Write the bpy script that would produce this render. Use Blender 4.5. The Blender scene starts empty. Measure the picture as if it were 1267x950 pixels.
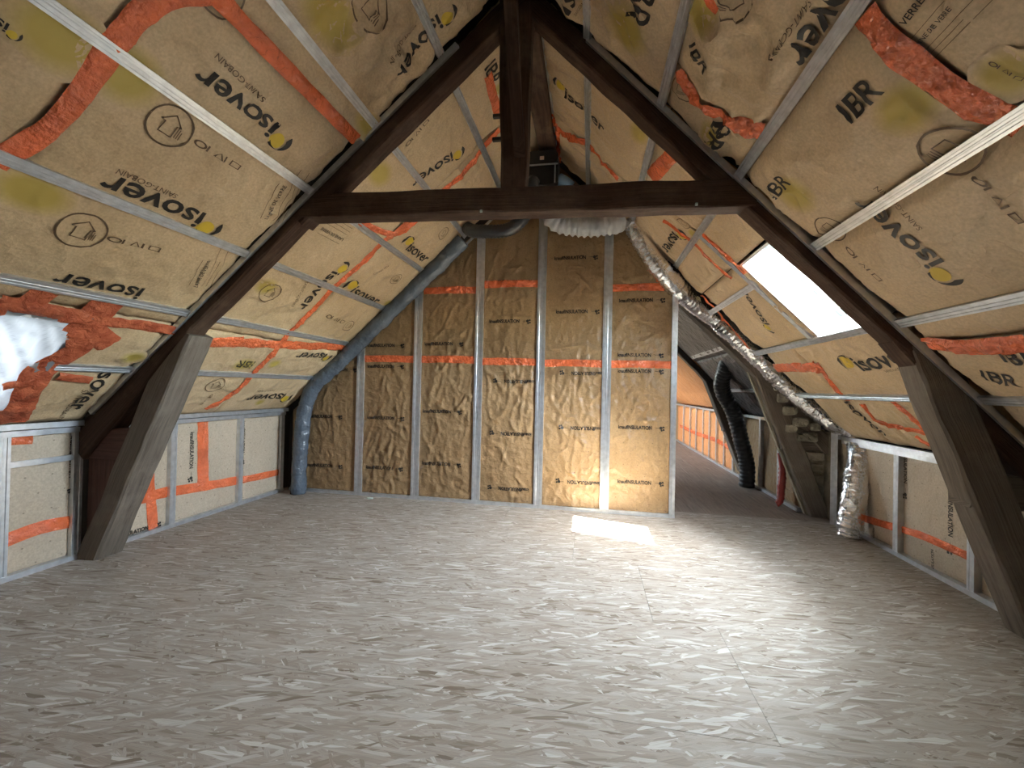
import bpy, bmesh, math, random
from mathutils import Vector, Matrix, noise
random.seed(7)
S = bpy.context.scene
COL = S.collection

# ------------------------------------------------------------------ camera
F, CX, CY, CAMH = 525.0, 633.5, 475.0, 1.12          # focal length in pixels of the 1267 x 950 frame
yaw, pitch, roll = math.radians(10.4), math.radians(0.55), math.radians(-1.25)
FW = Vector((-math.sin(yaw)*math.cos(pitch), math.cos(yaw)*math.cos(pitch), math.sin(pitch)))
_rt = Vector((math.cos(yaw), math.sin(yaw), 0)); _up = _rt.cross(FW)
RT = math.cos(roll)*_rt - math.sin(roll)*_up
UP = math.sin(roll)*_rt + math.cos(roll)*_up
CAM = Vector((0, 0, CAMH))
cd = bpy.data.cameras.new('camera'); cam = bpy.data.objects.new('camera', cd); COL.objects.link(cam)
cd.sensor_fit = 'HORIZONTAL'; cd.sensor_width = 36.0; cd.lens = F/1267*36.0; cd.clip_start = 0.05
M = Matrix((RT, UP, -FW)).transposed().to_4x4(); M.translation = CAM; cam.matrix_world = M
S.camera = cam

# ------------------------------------------------------------------ world, sun, exposure
SKY = 80.0
w = bpy.data.worlds.new('sky'); S.world = w; w.use_nodes = True
SUNDIR = Vector((1.05, -0.755, 1.70)).normalized()
wt = w.node_tree; bg = wt.nodes['Background']; bg.inputs[1].default_value = SKY
sky = wt.nodes.new('ShaderNodeTexSky'); sky.sky_type = 'NISHITA'; sky.sun_disc = False      # hazy bright day, paler towards the horizon
sky.sun_elevation = math.asin(SUNDIR.z); sky.sun_rotation = math.atan2(SUNDIR.x, SUNDIR.y)
sky.air_density = 1.0; sky.dust_density = 0.6; sky.ozone_density = 1.0
mul = wt.nodes.new('ShaderNodeMix'); mul.data_type = 'RGBA'; mul.inputs[0].default_value = 0.8; mul.inputs[7].default_value = (2.1, 2.15, 2.2, 1)
wt.links.new(sky.outputs[0], mul.inputs[6]); wt.links.new(mul.outputs[2], bg.inputs[0])
sd = bpy.data.lights.new('sun', 'SUN'); sun = bpy.data.objects.new('sun', sd); COL.objects.link(sun)
sd.energy = 320.0; sd.angle = math.radians(0.55); sd.color = (1.0, 0.95, 0.86)
sun.rotation_euler = SUNDIR.to_track_quat('Z', 'Y').to_euler(); sun.location = (6, -5, 9)
S.view_settings.view_transform = 'Standard'; S.view_settings.look = 'None'
S.view_settings.gamma = 1.0; S.view_settings.exposure = 0.52; S.view_settings.use_curve_mapping = False

# ------------------------------------------------------------------ room dimensions (metres)
XL, XR, ZL, ZR, YB = -3.115, 2.14, 0.82, 0.74, 3.97
SL, SR = 0.92, 1.016
zl = lambda x: ZL + SL*(x-XL)
zr = lambda x: ZR + SR*(XR-x)
XRIDGE = (ZR+SR*XR-ZL+SL*XL)/(SL+SR); ZRIDGE = zl(XRIDGE)
YREAR, YEND = -2.6, 10.3

# ------------------------------------------------------------------ materials
def mat(name):
    m = bpy.data.materials.new(name); m.use_nodes = True
    nt = m.node_tree; b = nt.nodes['Principled BSDF']
    return m, nt, b
def nd(nt, t, **k):
    n = nt.nodes.new(t)
    for a, v in k.items():
        if a in ('vals',):
            for i, x in v.items(): n.inputs[i].default_value = x
        else: setattr(n, a, v)
    return n
def lk(nt, a, b): nt.links.new(a, b)
def ramp(nt, stops):
    r = nd(nt, 'ShaderNodeValToRGB'); e = r.color_ramp.elements
    while len(e) < len(stops): e.new(0.5)
    for i, (p, c) in enumerate(stops): e[i].position = p; e[i].color = (*c, 1) if len(c) == 3 else c
    return r
def mixc(nt, fac, a, b, mode='MIX'):
    m = nd(nt, 'ShaderNodeMix', data_type='RGBA', blend_type=mode)
    for s, v in ((m.inputs[0], fac), (m.inputs[6], a), (m.inputs[7], b)):
        if hasattr(v, 'links'): lk(nt, v, s)
        elif isinstance(v, (int, float)): s.default_value = v
        else: s.default_value = (*v, 1)
    return m.outputs[2]
def math_(nt, op, a, b=None, clamp=False):
    m = nd(nt, 'ShaderNodeMath', operation=op, use_clamp=clamp)
    for i, v in enumerate((a, b)):
        if v is None: continue
        if hasattr(v, 'links'): lk(nt, v, m.inputs[i])
        else: m.inputs[i].default_value = v
    return m.outputs[0]
def bump(nt, b, h, strength=0.3, dist=0.01):
    n = nd(nt, 'ShaderNodeBump', vals={'Strength': strength, 'Distance': dist}); lk(nt, h, n.inputs['Height']); lk(nt, n.outputs[0], b.inputs['Normal'])

def kraft_color(nt, c1, c2):
    g = nd(nt, 'ShaderNodeNewGeometry')
    n = nd(nt, 'ShaderNodeTexNoise', vals={'Scale': 2.2, 'Detail': 6.0, 'Roughness': 0.65}); lk(nt, g.outputs['Position'], n.inputs['Vector'])
    n2 = nd(nt, 'ShaderNodeTexNoise', vals={'Scale': 90.0, 'Detail': 2.0}); lk(nt, g.outputs['Position'], n2.inputs['Vector'])
    r = ramp(nt, [(0.3, c1), (0.7, c2)]); lk(nt, n.outputs[0], r.inputs[0])
    v = ramp(nt, [(0.3, (0.86,)*3), (0.7, (1.08,)*3)]); lk(nt, n2.outputs[0], v.inputs[0])
    return g, mixc(nt, 1.0, r.outputs[0], v.outputs[0], 'MULTIPLY')
def kraft(name, c1, c2, dots=None, rough=0.5, bmp=0.25):
    m, nt, b = mat(name)
    g, col = kraft_color(nt, c1, c2)
    if dots:                                            # printed grid of small specks
        sp = nd(nt, 'ShaderNodeSeparateXYZ'); lk(nt, g.outputs['Position'], sp.inputs[0])
        u, v = sp.outputs[dots[0]], sp.outputs[dots[1]]
        row = math_(nt, 'FLOOR', math_(nt, 'MULTIPLY', v, 10.0))
        fu = math_(nt, 'SUBTRACT', math_(nt, 'FRACT', math_(nt, 'ADD', math_(nt, 'MULTIPLY', u, 8.0), math_(nt, 'MULTIPLY', row, 0.5))), 0.5)
        fv = math_(nt, 'SUBTRACT', math_(nt, 'FRACT', math_(nt, 'MULTIPLY', v, 10.0)), 0.5)
        d = math_(nt, 'ADD', math_(nt, 'MULTIPLY', fu, fu), math_(nt, 'MULTIPLY', fv, fv))
        k = math_(nt, 'LESS_THAN', d, 0.0016)
        col = mixc(nt, math_(nt, 'MULTIPLY', k, 0.55), col, (0.05, 0.03, 0.015))
    lk(nt, col, b.inputs['Base Color'])
    b.inputs['Roughness'].default_value = rough; b.inputs['Specular IOR Level'].default_value = 0.35
    nn = nd(nt, 'ShaderNodeTexNoise', vals={'Scale': 14.0, 'Detail': 5.0, 'Roughness': 0.6, 'Distortion': 0.2}); lk(nt, g.outputs['Position'], nn.inputs['Vector'])
    n3 = nd(nt, 'ShaderNodeTexNoise', vals={'Scale': 6.5, 'Detail': 2.5, 'Roughness': 0.5, 'Distortion': 0.25}); lk(nt, g.outputs['Position'], n3.inputs['Vector'])
    rid = math_(nt, 'MULTIPLY', math_(nt, 'ABSOLUTE', math_(nt, 'SUBTRACT', n3.outputs[0], 0.5)), -3.0)       # sharp paper creases
    bump(nt, b, math_(nt, 'ADD', nn.outputs[0], rid), bmp, 0.022)
    return m
K1, K2 = (0.49, 0.35, 0.20), (0.61, 0.455, 0.28)
M_KRAFT = kraft('kraft_paper', K1, K2, None, 0.45, 0.35)
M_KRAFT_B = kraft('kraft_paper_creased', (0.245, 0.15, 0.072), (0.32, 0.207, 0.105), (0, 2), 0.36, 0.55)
M_KRAFT_S = kraft('kraft_paper_dotted', (0.44, 0.355, 0.26), (0.53, 0.435, 0.325), (1, 2), 0.5, 0.3)
M_PINK = kraft('warm_lit_kraft', (0.60, 0.235, 0.085), (0.72, 0.31, 0.12), None, 0.4, 0.4)  # kraft facing with the warm glow of the far passage put into its colour

def plain(name, c, rough=0.5, metal=0.0, spec=0.5, bscale=None, bstr=0.2, bdist=0.01, var=0.0, vscale=8.0):
    m, nt, b = mat(name)
    b.inputs['Base Color'].default_value = (*c, 1); b.inputs['Roughness'].default_value = rough
    b.inputs['Metallic'].default_value = metal; b.inputs['Specular IOR Level'].default_value = spec
    g = nd(nt, 'ShaderNodeNewGeometry')
    if bscale:
        n = nd(nt, 'ShaderNodeTexNoise', vals={'Scale': bscale, 'Detail': 4.0}); lk(nt, g.outputs['Position'], n.inputs['Vector']); bump(nt, b, n.outputs[0], bstr, bdist)
    if var:
        n = nd(nt, 'ShaderNodeTexNoise', vals={'Scale': vscale, 'Detail': 5.0}); lk(nt, g.outputs['Position'], n.inputs['Vector'])
        r = ramp(nt, [(0.3, tuple(x*(1-var) for x in c)), (0.7, tuple(min(1, x*(1+var)) for x in c))]); lk(nt, n.outputs[0], r.inputs[0]); lk(nt, r.outputs[0], b.inputs['Base Color'])
    return m
M_STEEL = plain('galvanised_steel', (0.64, 0.66, 0.685), 0.34, 0.8, 0.5, 60, 0.06, 0.005, 0.14, 25)
M_TAPE = plain('orange_tape', (0.74, 0.155, 0.055), 0.08, 0.0, 0.8, 40, 0.8, 0.03, 0.22, 7)
M_INK = plain('black_print', (0.022, 0.018, 0.014), 0.5, 0, 0.3)
M_INK2 = plain('faded_print', (0.12, 0.075, 0.04), 0.5, 0, 0.3)
M_DARKBACK = plain('dark_roof_void', (0.03, 0.025, 0.02), 0.9)
M_PLASTIC = plain('grey_plastic_duct', (0.085, 0.105, 0.13), 0.25, 0, 0.6, 22, 0.5, 0.03, 0.2, 6)
M_BLACKDUCT = plain('black_duct', (0.03, 0.033, 0.036), 0.35, 0, 0.5, 30, 0.3, 0.02)
M_GREYDUCT = plain('grey_duct', (0.40, 0.41, 0.41), 0.45, 0.2, 0.5, 40, 0.35, 0.015, 0.2, 10)
M_FOIL = plain('aluminium_foil', (0.93, 0.94, 0.96), 0.14, 1.0, 0.5, 30, 0.5, 0.03, 0.05, 20)
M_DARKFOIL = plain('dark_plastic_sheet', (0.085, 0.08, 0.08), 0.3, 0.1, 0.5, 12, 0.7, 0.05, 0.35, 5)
M_WHITE = plain('white_lining', (0.83, 0.85, 0.84), 0.5, 0, 0.4, 30, 0.3, 0.01, 0.06, 10)
M_WINFRAME = plain('pale_window_frame', (0.42, 0.50, 0.47), 0.4)
M_BLACK = plain('black_box_plastic', (0.018, 0.018, 0.02), 0.3, 0, 0.5)
M_STONE = plain('rough_stone', (0.26, 0.235, 0.18), 0.9, 0, 0.2, 30, 0.8, 0.03, 0.4, 9)
M_PLASTER = plain('dusty_infill', (0.30, 0.26, 0.195), 0.9, 0, 0.2, 20, 0.8, 0.03, 0.35, 6)
M_RED = plain('red_plastic', (0.30, 0.03, 0.025), 0.4, 0, 0.5, 20, 0.5, 0.02)
M_BLUE = plain('blue_collar', (0.25, 0.42, 0.58), 0.35)
M_RUBBER = plain('black_rubber', (0.006, 0.008, 0.0075), 0.6, 0, 0.1)
M_LABEL = plain('pale_sticker', (0.75, 0.6, 0.5), 0.5)
M_REAR = plain('rear_wall_kraft', K1, 0.6)

def wood(name, c1, c2, c3, rough=0.75):
    m, nt, b = mat(name)
    uv = nd(nt, 'ShaderNodeUVMap'); uv.uv_map = 'grain'
    mp = nd(nt, 'ShaderNodeMapping', vals={'Scale': (1.6, 26.0, 1.0)}); lk(nt, uv.outputs[0], mp.inputs[0])
    n = nd(nt, 'ShaderNodeTexNoise', vals={'Scale': 1.6, 'Detail': 7.0, 'Roughness': 0.65, 'Distortion': 0.5}); lk(nt, mp.outputs[0], n.inputs['Vector'])
    g = nd(nt, 'ShaderNodeNewGeometry')
    n2 = nd(nt, 'ShaderNodeTexNoise', vals={'Scale': 3.5, 'Detail': 5.0, 'Roughness': 0.7}); lk(nt, g.outputs['Position'], n2.inputs['Vector'])
    r = ramp(nt, [(0.32, c1), (0.62, c2)]); lk(nt, n.outputs[0], r.inputs[0])
    k = ramp(nt, [(0.5, (0, 0, 0)), (0.72, (1, 1, 1))]); lk(nt, n2.outputs[0], k.inputs[0])
    col = mixc(nt, math_(nt, 'MULTIPLY', k.outputs[0], 0.6), r.outputs[0], c3)
    lk(nt, col, b.inputs['Base Color']); b.inputs['Roughness'].default_value = rough; b.inputs['Specular IOR Level'].default_value = 0.2
    bump(nt, b, n.outputs[0], 0.6, 0.012)
    return m
M_WOOD = wood('old_oak', (0.026, 0.0125, 0.007), (0.066, 0.034, 0.021), (0.13, 0.088, 0.06))
M_WOODG = wood('weathered_oak', (0.08, 0.064, 0.05), (0.17, 0.138, 0.108), (0.23, 0.19, 0.155))
M_PLANK = wood('dusty_floor_plank', (0.17, 0.13, 0.105), (0.25, 0.20, 0.165), (0.28, 0.23, 0.195))
M_WOODR = wood('reddish_timber', (0.055, 0.026, 0.02), (0.10, 0.05, 0.038), (0.12, 0.07, 0.055))

def osb():
    m, nt, b = mat('osb_board')
    g = nd(nt, 'ShaderNodeNewGeometry'); oi = nd(nt, 'ShaderNodeObjectInfo')
    off = nd(nt, 'ShaderNodeVectorMath', operation='SCALE'); off.inputs[0].default_value = (13.0, 29.0, 0); lk(nt, oi.outputs['Random'], off.inputs['Scale'])
    pos = nd(nt, 'ShaderNodeVectorMath', operation='ADD'); lk(nt, g.outputs['Position'], pos.inputs[0]); lk(nt, off.outputs[0], pos.inputs[1])
    wn = nd(nt, 'ShaderNodeTexNoise', vals={'Scale': 9.0, 'Detail': 2.0}); lk(nt, pos.outputs[0], wn.inputs['Vector'])
    wm = nd(nt, 'ShaderNodeVectorMath', operation='MULTIPLY_ADD'); lk(nt, wn.outputs['Color'], wm.inputs[0]); wm.inputs[1].default_value = (0.012, 0.012, 0); lk(nt, pos.outputs[0], wm.inputs[2])
    col = None; hgt = None
    stops = [(0.0, (0.15, 0.11, 0.078)), (0.08, (0.24, 0.197, 0.157)), (0.4, (0.285, 0.242, 0.20)), (0.85, (0.33, 0.29, 0.246)), (1.0, (0.47, 0.435, 0.395))]
    for i, (ang, lx, ly, thr) in enumerate([(3, 8, 66, 0), (-17, 10, 78, .45), (16, 9, 72, .45), (-5, 7, 62, .5), (36, 14, 84, .74), (-44, 14, 82, .80), (9, 7, 50, .74), (2, 10, 95, .55), (24, 12, 80, .8)]):
        mp = nd(nt, 'ShaderNodeMapping', vector_type='TEXTURE', vals={'Rotation': (0, 0, math.radians(ang)), 'Scale': (1/lx, 1/ly, 1.0), 'Location': (i*3.7, i*1.3, 0)}); lk(nt, wm.outputs[0], mp.inputs[0])
        v = nd(nt, 'ShaderNodeTexVoronoi', voronoi_dimensions='2D', vals={'Scale': 1.0}); lk(nt, mp.outputs[0], v.inputs['Vector'])
        sp = nd(nt, 'ShaderNodeSeparateColor'); lk(nt, v.outputs['Color'], sp.inputs[0])
        r = ramp(nt, stops); lk(nt, sp.outputs[1], r.inputs[0])
        gr = nd(nt, 'ShaderNodeTexNoise', vals={'Scale': 3.0, 'Detail': 4.0})
        mp2 = nd(nt, 'ShaderNodeMapping', vals={'Scale': (0.35, 3.0, 1)}); lk(nt, mp.outputs[0], mp2.inputs[0]); lk(nt, mp2.outputs[0], gr.inputs['Vector'])
        gv = ramp(nt, [(0.3, (0.72,)*3), (0.7, (1.16,)*3)]); lk(nt, gr.outputs[0], gv.inputs[0])
        c = mixc(nt, 1.0, r.outputs[0], gv.outputs[0], 'MULTIPLY')
        if col is None: col, hgt = c, sp.outputs[2]
        else:
            f = math_(nt, 'GREATER_THAN', sp.outputs[0], thr)
            col = mixc(nt, f, col, c)
            mm = nd(nt, 'ShaderNodeMix', data_type='FLOAT'); lk(nt, f, mm.inputs[0]); lk(nt, hgt, mm.inputs[2]); lk(nt, sp.outputs[2], mm.inputs[3]); hgt = mm.outputs[0]
    lk(nt, col, b.inputs['Base Color']); b.inputs['Roughness'].default_value = 0.6; b.inputs['Specular IOR Level'].default_value = 0.28
    bump(nt, b, hgt, 0.12, 0.004)
    return m
M_OSB = osb()

def yellow():
    m, nt, b = mat('yellow_print')
    g, col = kraft_color(nt, K1, K2)
    uv = nd(nt, 'ShaderNodeUVMap'); uv.uv_map = 'grain'
    ln = nd(nt, 'ShaderNodeVectorMath', operation='LENGTH'); lk(nt, uv.outputs[0], ln.inputs[0])
    f = ramp(nt, [(0.45, (1, 1, 1)), (0.95, (0, 0, 0))]); lk(nt, ln.outputs['Value'], f.inputs[0])
    lk(nt, mixc(nt, f.outputs[0], col, (0.43, 0.32, 0.075)), b.inputs['Base Color'])
    b.inputs['Roughness'].default_value = 0.5; b.inputs['Specular IOR Level'].default_value = 0.35
    return m
M_YELLOW = yellow()
M_YLOGO = plain('yellow_logo', (0.60, 0.42, 0.04), 0.5, 0, 0.35)

def glass():
    m, nt, b = mat('window_glass')
    out = nt.nodes['Material Output']; nt.nodes.remove(b)
    t = nd(nt, 'ShaderNodeBsdfTransparent'); t.inputs[0].default_value = (0.93, 0.96, 0.95, 1)
    gl = nd(nt, 'ShaderNodeBsdfGlossy'); gl.inputs['Roughness'].default_value = 0.02
    fr = nd(nt, 'ShaderNodeFresnel'); mx = nd(nt, 'ShaderNodeMixShader')
    lk(nt, math_(nt, 'MULTIPLY', fr.outputs[0], 0.6), mx.inputs[0]); lk(nt, t.outputs[0], mx.inputs[1]); lk(nt, gl.outputs[0], mx.inputs[2]); lk(nt, mx.outputs[0], out.inputs[0])
    return m
M_GLASS = glass()
def sheet(name, tr):
    m, nt, b = mat(name)
    out = nt.nodes['Material Output']; nt.nodes.remove(b)
    t = nd(nt, 'ShaderNodeBsdfTranslucent'); t.inputs[0].default_value = (tr, tr, tr*1.03, 1)
    d = nd(nt, 'ShaderNodeBsdfDiffuse'); d.inputs[0].default_value = (0.8, 0.8, 0.82, 1)
    gl = nd(nt, 'ShaderNodeBsdfGlossy'); gl.inputs['Roughness'].default_value = 0.2
    m1 = nd(nt, 'ShaderNodeMixShader'); m1.inputs[0].default_value = 0.3; lk(nt, t.outputs[0], m1.inputs[1]); lk(nt, d.outputs[0], m1.inputs[2])
    m2 = nd(nt, 'ShaderNodeMixShader'); m2.inputs[0].default_value = 0.1; lk(nt, m1.outputs[0], m2.inputs[1]); lk(nt, gl.outputs[0], m2.inputs[2]); lk(nt, m2.outputs[0], out.inputs[0])
    return m
M_SHEET = sheet('light_diffusing_sheet', 0.095); M_SHEET2 = sheet('thick_white_plastic_sheet', 0.017)  # M_SHEET diffuses daylight under the two added overhead windows
def tapefilm():
    m, nt, b = mat('translucent_orange_tape')
    out = nt.nodes['Material Output']
    g = nd(nt, 'ShaderNodeNewGeometry')
    n = nd(nt, 'ShaderNodeTexNoise', vals={'Scale': 14.0, 'Detail': 5.0}); lk(nt, g.outputs['Position'], n.inputs['Vector'])
    r = ramp(nt, [(0.3, (0.55, 0.11, 0.05)), (0.7, (0.88, 0.24, 0.11))]); lk(nt, n.outputs[0], r.inputs[0]); lk(nt, r.outputs[0], b.inputs['Base Color'])
    n2 = nd(nt, 'ShaderNodeTexNoise', vals={'Scale': 34.0, 'Detail': 4.0, 'Distortion': 0.6}); lk(nt, g.outputs['Position'], n2.inputs['Vector']); bump(nt, b, n2.outputs[0], 0.8, 0.02)
    b.inputs['Roughness'].default_value = 0.13
    t = nd(nt, 'ShaderNodeBsdfTranslucent'); t.inputs[0].default_value = (0.022, 0.006, 0.004, 1)
    mx = nd(nt, 'ShaderNodeMixShader'); mx.inputs[0].default_value = 0.4
    lk(nt, b.outputs[0], mx.inputs[1]); lk(nt, t.outputs[0], mx.inputs[2]); lk(nt, mx.outputs[0], out.inputs[0])
    return m
M_TAPEF = tapefilm()

# ------------------------------------------------------------------ mesh helpers
def link(name, me, m, parent=None, smooth=False):
    o = bpy.data.objects.new(name, me); COL.objects.link(o)
    if m: me.materials.append(m)
    if parent:
        o.parent = parent; o.matrix_parent_inverse = Matrix.Translation(-parent.location)
    if smooth: me.shade_smooth()
    return o
def mesh(name, vs, fs, m, parent=None, smooth=False, uvs=None):
    me = bpy.data.meshes.new(name); me.from_pydata([tuple(v) for v in vs], [], fs); me.update()
    if uvs:
        l = me.uv_layers.new(name='grain')
        for p in me.polygons:
            for li in p.loop_indices: l.data[li].uv = uvs[me.loops[li].vertex_index]
    return link(name, me, m, parent, smooth)
def empty(name, loc, label, cat, group=None):
    o = bpy.data.objects.new(name, None); COL.objects.link(o); o.location = loc; o.empty_display_size = 0.1
    return tag(o, label, cat, group)
def tag(o, label, cat=None, group=None, kind=None):
    o['label'] = label
    if cat: o['category'] = cat
    if group: o['group'] = group
    if kind: o['kind'] = kind
    return o
def struct(o, label=None):
    o['kind'] = 'structure'
    if label: o['label'] = label
    return o
def boxes(name, lst, m, parent=None):
    vs, fs = [], []
    for (x0, x1, y0, y1, z0, z1) in lst:
        k = len(vs)
        vs += [(x, y, z) for z in (z0, z1) for y in (y0, y1) for x in (x0, x1)]
        fs += [tuple(k+i for i in f) for f in ((0, 2, 3, 1), (4, 5, 7, 6), (0, 1, 5, 4), (2, 6, 7, 3), (0, 4, 6, 2), (1, 3, 7, 5))]
    return mesh(name, vs, fs, m, parent)
def timber(name, A, B, m, parent, n=14, jit=0.004, cut=0.007, seed=0):
    """squared old beam between two end sections of four corners each: uneven edges, chamfered corners"""
    A = [Vector(p) for p in A]; B = [Vector(p) for p in B]
    vs, uvs, fs = [], [], []
    L = (sum(B, Vector())-sum(A, Vector())).length/4
    for i in range(n+1):
        t = i/n; q = [a.lerp(b, t) for a, b in zip(A, B)]; c = sum(q, Vector())/4
        ring = []
        for k in range(4):
            p, pr, nx = q[k], q[k-1], q[(k+1) % 4]
            j = Vector((noise.noise(p*4.3+Vector((seed, 0, 0))), noise.noise(p*4.3+Vector((0, seed+5, 0))), noise.noise(p*4.3+Vector((0, 0, seed+9)))))*jit*2
            cc = cut*(1+0.8*noise.noise(p*6+Vector((seed, 3, 1))))
            ring += [p+(pr-p).normalized()*cc+j, p+(nx-p).normalized()*cc+j]
        per = 0
        for k in range(8):
            if k: per += (ring[k]-ring[k-1]).length
            vs.append(ring[k]); uvs.append((t*L+seed*3.1, per+seed*1.7))
    for i in range(n):
        for k in range(8):
            a, b = i*8+k, i*8+(k+1) % 8
            fs.append((a, b, b+8, a+8))
    fs += [tuple(range(7, -1, -1)), tuple(n*8+k for k in range(8))]
    return mesh(name, vs, fs, m, parent, False, uvs)
def catmull(pts, step=0.03):
    P = [Vector(p) for p in pts]; P = [P[0]*2-P[1]]+P+[P[-1]*2-P[-2]]
    out = []
    for i in range(1, len(P)-2):
        n = max(2, int((P[i+1]-P[i]).length/step))
        for k in range(n):
            t = k/n; a, b, c, d = P[i-1:i+3]
            out.append(0.5*((2*b)+(c-a)*t+(2*a-5*b+4*c-d)*t*t+(3*b-a-3*c+d)*t**3))
    out.append(P[-2]); return out
def tube(name, pts, r, m, parent=None, seg=20, step=0.014, rib=0.0, ribl=0.045, crink=0.0, seed=0, rr=None):
    """flexible duct: ribbed and crumpled round tube with open, turned-in ends"""
    path = catmull(pts, step); vs, fs = [], []
    up = Vector((0.31, 0.9, 0.2)); s = 0
    for i, p in enumerate(path):
        tan = (path[min(i+1, len(path)-1)]-path[max(i-1, 0)]).normalized()
        u = (up-tan*up.dot(tan)).normalized(); up = u; v = tan.cross(u)
        if i: s += (p-path[i-1]).length
        t = i/(len(path)-1); r0 = r if rr is None else r+(rr-r)*t
        for k in range(seg):
            a = 2*math.pi*k/seg
            q = u*math.cos(a)+v*math.sin(a)
            d = r0+rib*math.sin(2*math.pi*s/ribl)+crink*(noise.noise((p+q*r0)*14+Vector((seed, 0, 0)))+0.6*noise.noise((p+q*r0)*33))
            vs.append(p+q*d)
    n = len(path)
    for i in range(n-1):
        for k in range(seg):
            a, b = i*seg+k, i*seg+(k+1) % seg
            fs.append((a, b, b+seg, a+seg))
    for e, o in ((0, 1), (n-1, -1)):                     # close each end with a slightly sunk disc
        c = len(vs); vs.append(path[e]); ring = [e*seg+k for k in range(seg)]
        for k in range(seg):
            a, b = ring[k], ring[(k+1) % seg]
            fs.append((a, c, b) if o == 1 else (b, c, a))
    return mesh(name, vs, fs, m, parent, True)
def sweep(name, prof, p0, p1, nrm, m, parent):
    """open steel profile (across, out) swept from p0 to p1; 'out' follows nrm"""
    p0, p1, nrm = Vector(p0), Vector(p1), Vector(nrm).normalized()
    d = (p1-p0).normalized(); side = nrm.cross(d).normalized()
    vs = [p+side*a+nrm*h for p in (p0, p1) for a, h in prof]; n = len(prof)
    fs = [(k, (k+1) % n, (k+1) % n+n, k+n) for k in range(n)]
    fs += [tuple(range(n-1, -1, -1)), tuple(range(n, 2*n))]
    return mesh(name, vs, fs, m, parent)
FUR = [(-.0235, 0), (-.0135, 0), (-.0115, -.003), (-.004, -.003), (-.002, -.0005), (.002, -.0005), (.004, -.003), (.0115, -.003), (.0135, 0), (.0235, 0), (.0225, -.018), (-.0225, -.018)]
STUD = [(-.024, 0), (-.010, 0), (-.007, -.0025), (.007, -.0025), (.010, 0), (.024, 0), (.024, -.045), (-.024, -.045)]
DSTUD = [(-.040, 0), (-.018, 0), (-.015, -.002), (-.006, -.002), (-.003, -.001), (-.002, -.006), (.002, -.006), (.003, -.001), (.006, -.002), (.015, -.002), (.018, 0), (.040, 0), (.040, -.045), (-.040, -.045)]
RAIL = [(-.016, 0), (.016, 0), (.016, -.047), (-.016, -.047)]
FLAT = [(-.012, 0), (.012, 0), (.012, -.004), (-.012, -.004)]

# ------------------------------------------------------------------ surfaces that carry insulation, print and tape
def crease(u, v, s, fx, fy):
    wv = 0.35*noise.noise((u*2.1, v*2.1, s+4.0))
    n = noise.noise((u*fx+wv*2, v*fy+wv*2, s))
    return max(0.0, 1-abs(n)*3.6)**2
class Surf:
    def __init__(s, kind, lines, amp, bulge, base, seed, fx=5, fy=5):
        s.kind, s.lines, s.amp, s.bulge, s.base, s.seed, s.fx, s.fy = kind, sorted(lines), amp, bulge, base, seed, fx, fy
        s.folds = []
        s.n = {'L': Vector((SL, 0, -1)).normalized(), 'R': Vector((-SR, 0, -1)).normalized(), 'B': Vector((0, -1, 0)),
               'KL': Vector((1, 0, 0)), 'KR': Vector((-1, 0, 0)), 'KF': Vector((-1, 0, 0))}[kind]
    def extra(s, a, b):                                  # some stretches of paper are slacker than others
        if s.kind == 'L': return 1.5 if (b > -1.32 and a < 2.2) else 0.7
        if s.kind == 'R': return 1.7 if (b < .7 and a < 2.3) else (1.2 if b < .34 else 0.7)
        if s.kind == 'B' and a < -2.3: return 0.4
        return 1.0
    def P(s, a, b, h=0.0):
        k = s.kind
        if k == 'L': p = Vector((b, a, zl(b)))
        elif k == 'R': p = Vector((b, a, zr(b)))
        elif k == 'B': p = Vector((a, YB, b))
        elif k == 'KL': p = Vector((XL, a, b))
        elif k == 'KR': p = Vector((XR, a, b))
        else: p = Vector((1.98, a, b))
        return p+s.n*h
    def ab(s, p):
        if s.kind in 'LR': return p.y, p.x
        if s.kind == 'B': return p.x, p.z
        return p.y, p.z
    def px(s, x, y):                                     # where the line of sight through a photo point meets this plane
        r = FW+(x-CX)/F*RT-(y-CY)/F*UP; o = s.P(0, 0)
        return CAM+r*((o-CAM).dot(s.n)/r.dot(s.n))
    def h(s, a, b):
        c = b if s.kind in 'LR' else a
        lo, hi = None, None
        for x in s.lines:
            if x <= c: lo = x
            elif hi is None: hi = x
        bl = 0.0
        if lo is not None and hi is not None: bl = max(0.0, math.sin(math.pi*(c-lo)/(hi-lo)))**0.6
        elif lo is not None or hi is not None: bl = min(1.0, abs(c-(lo if lo is not None else hi))/0.12)
        k = 1.36 if s.kind in 'LR' else 1.0
        u, v = a, b*k
        mask = 0.35+0.65*max(0.0, min(1.0, 0.5+1.6*noise.noise((u*1.3, v*1.3, s.seed+30))))
        z = s.base+s.bulge*bl*(0.8+0.5*noise.noise((u*1.7, v*1.7, s.seed+11)))
        z += s.amp*mask*(crease(u, v, s.seed, s.fx, s.fy)+0.6*crease(u, v, s.seed+17, s.fx*2.1, s.fy*1.6)-0.35)*min(1.0, bl+0.25)*s.extra(a, b)
        for (fa, fb, fc, fd, hg, wd, lo_a, hi_a, lo_b, hi_b) in s.folds:
            if lo_a < u < hi_a and lo_b < v < hi_b:
                ex, ey = fc-fa, fd-fb; t = max(0.0, min(1.0, ((u-fa)*ex+(v-fb)*ey)/(ex*ex+ey*ey)))
                q = math.hypot(u-fa-ex*t, v-fb-ey*t)/wd
                if q < 2.2: z += hg*bl*math.exp(-q*q)*math.sin(math.pi*min(1.0, max(0.0, .12+.76*t)))
        return z
def smooth01(x): x = max(0.0, min(1.0, x)); return x*x*(3-2*x)
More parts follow.
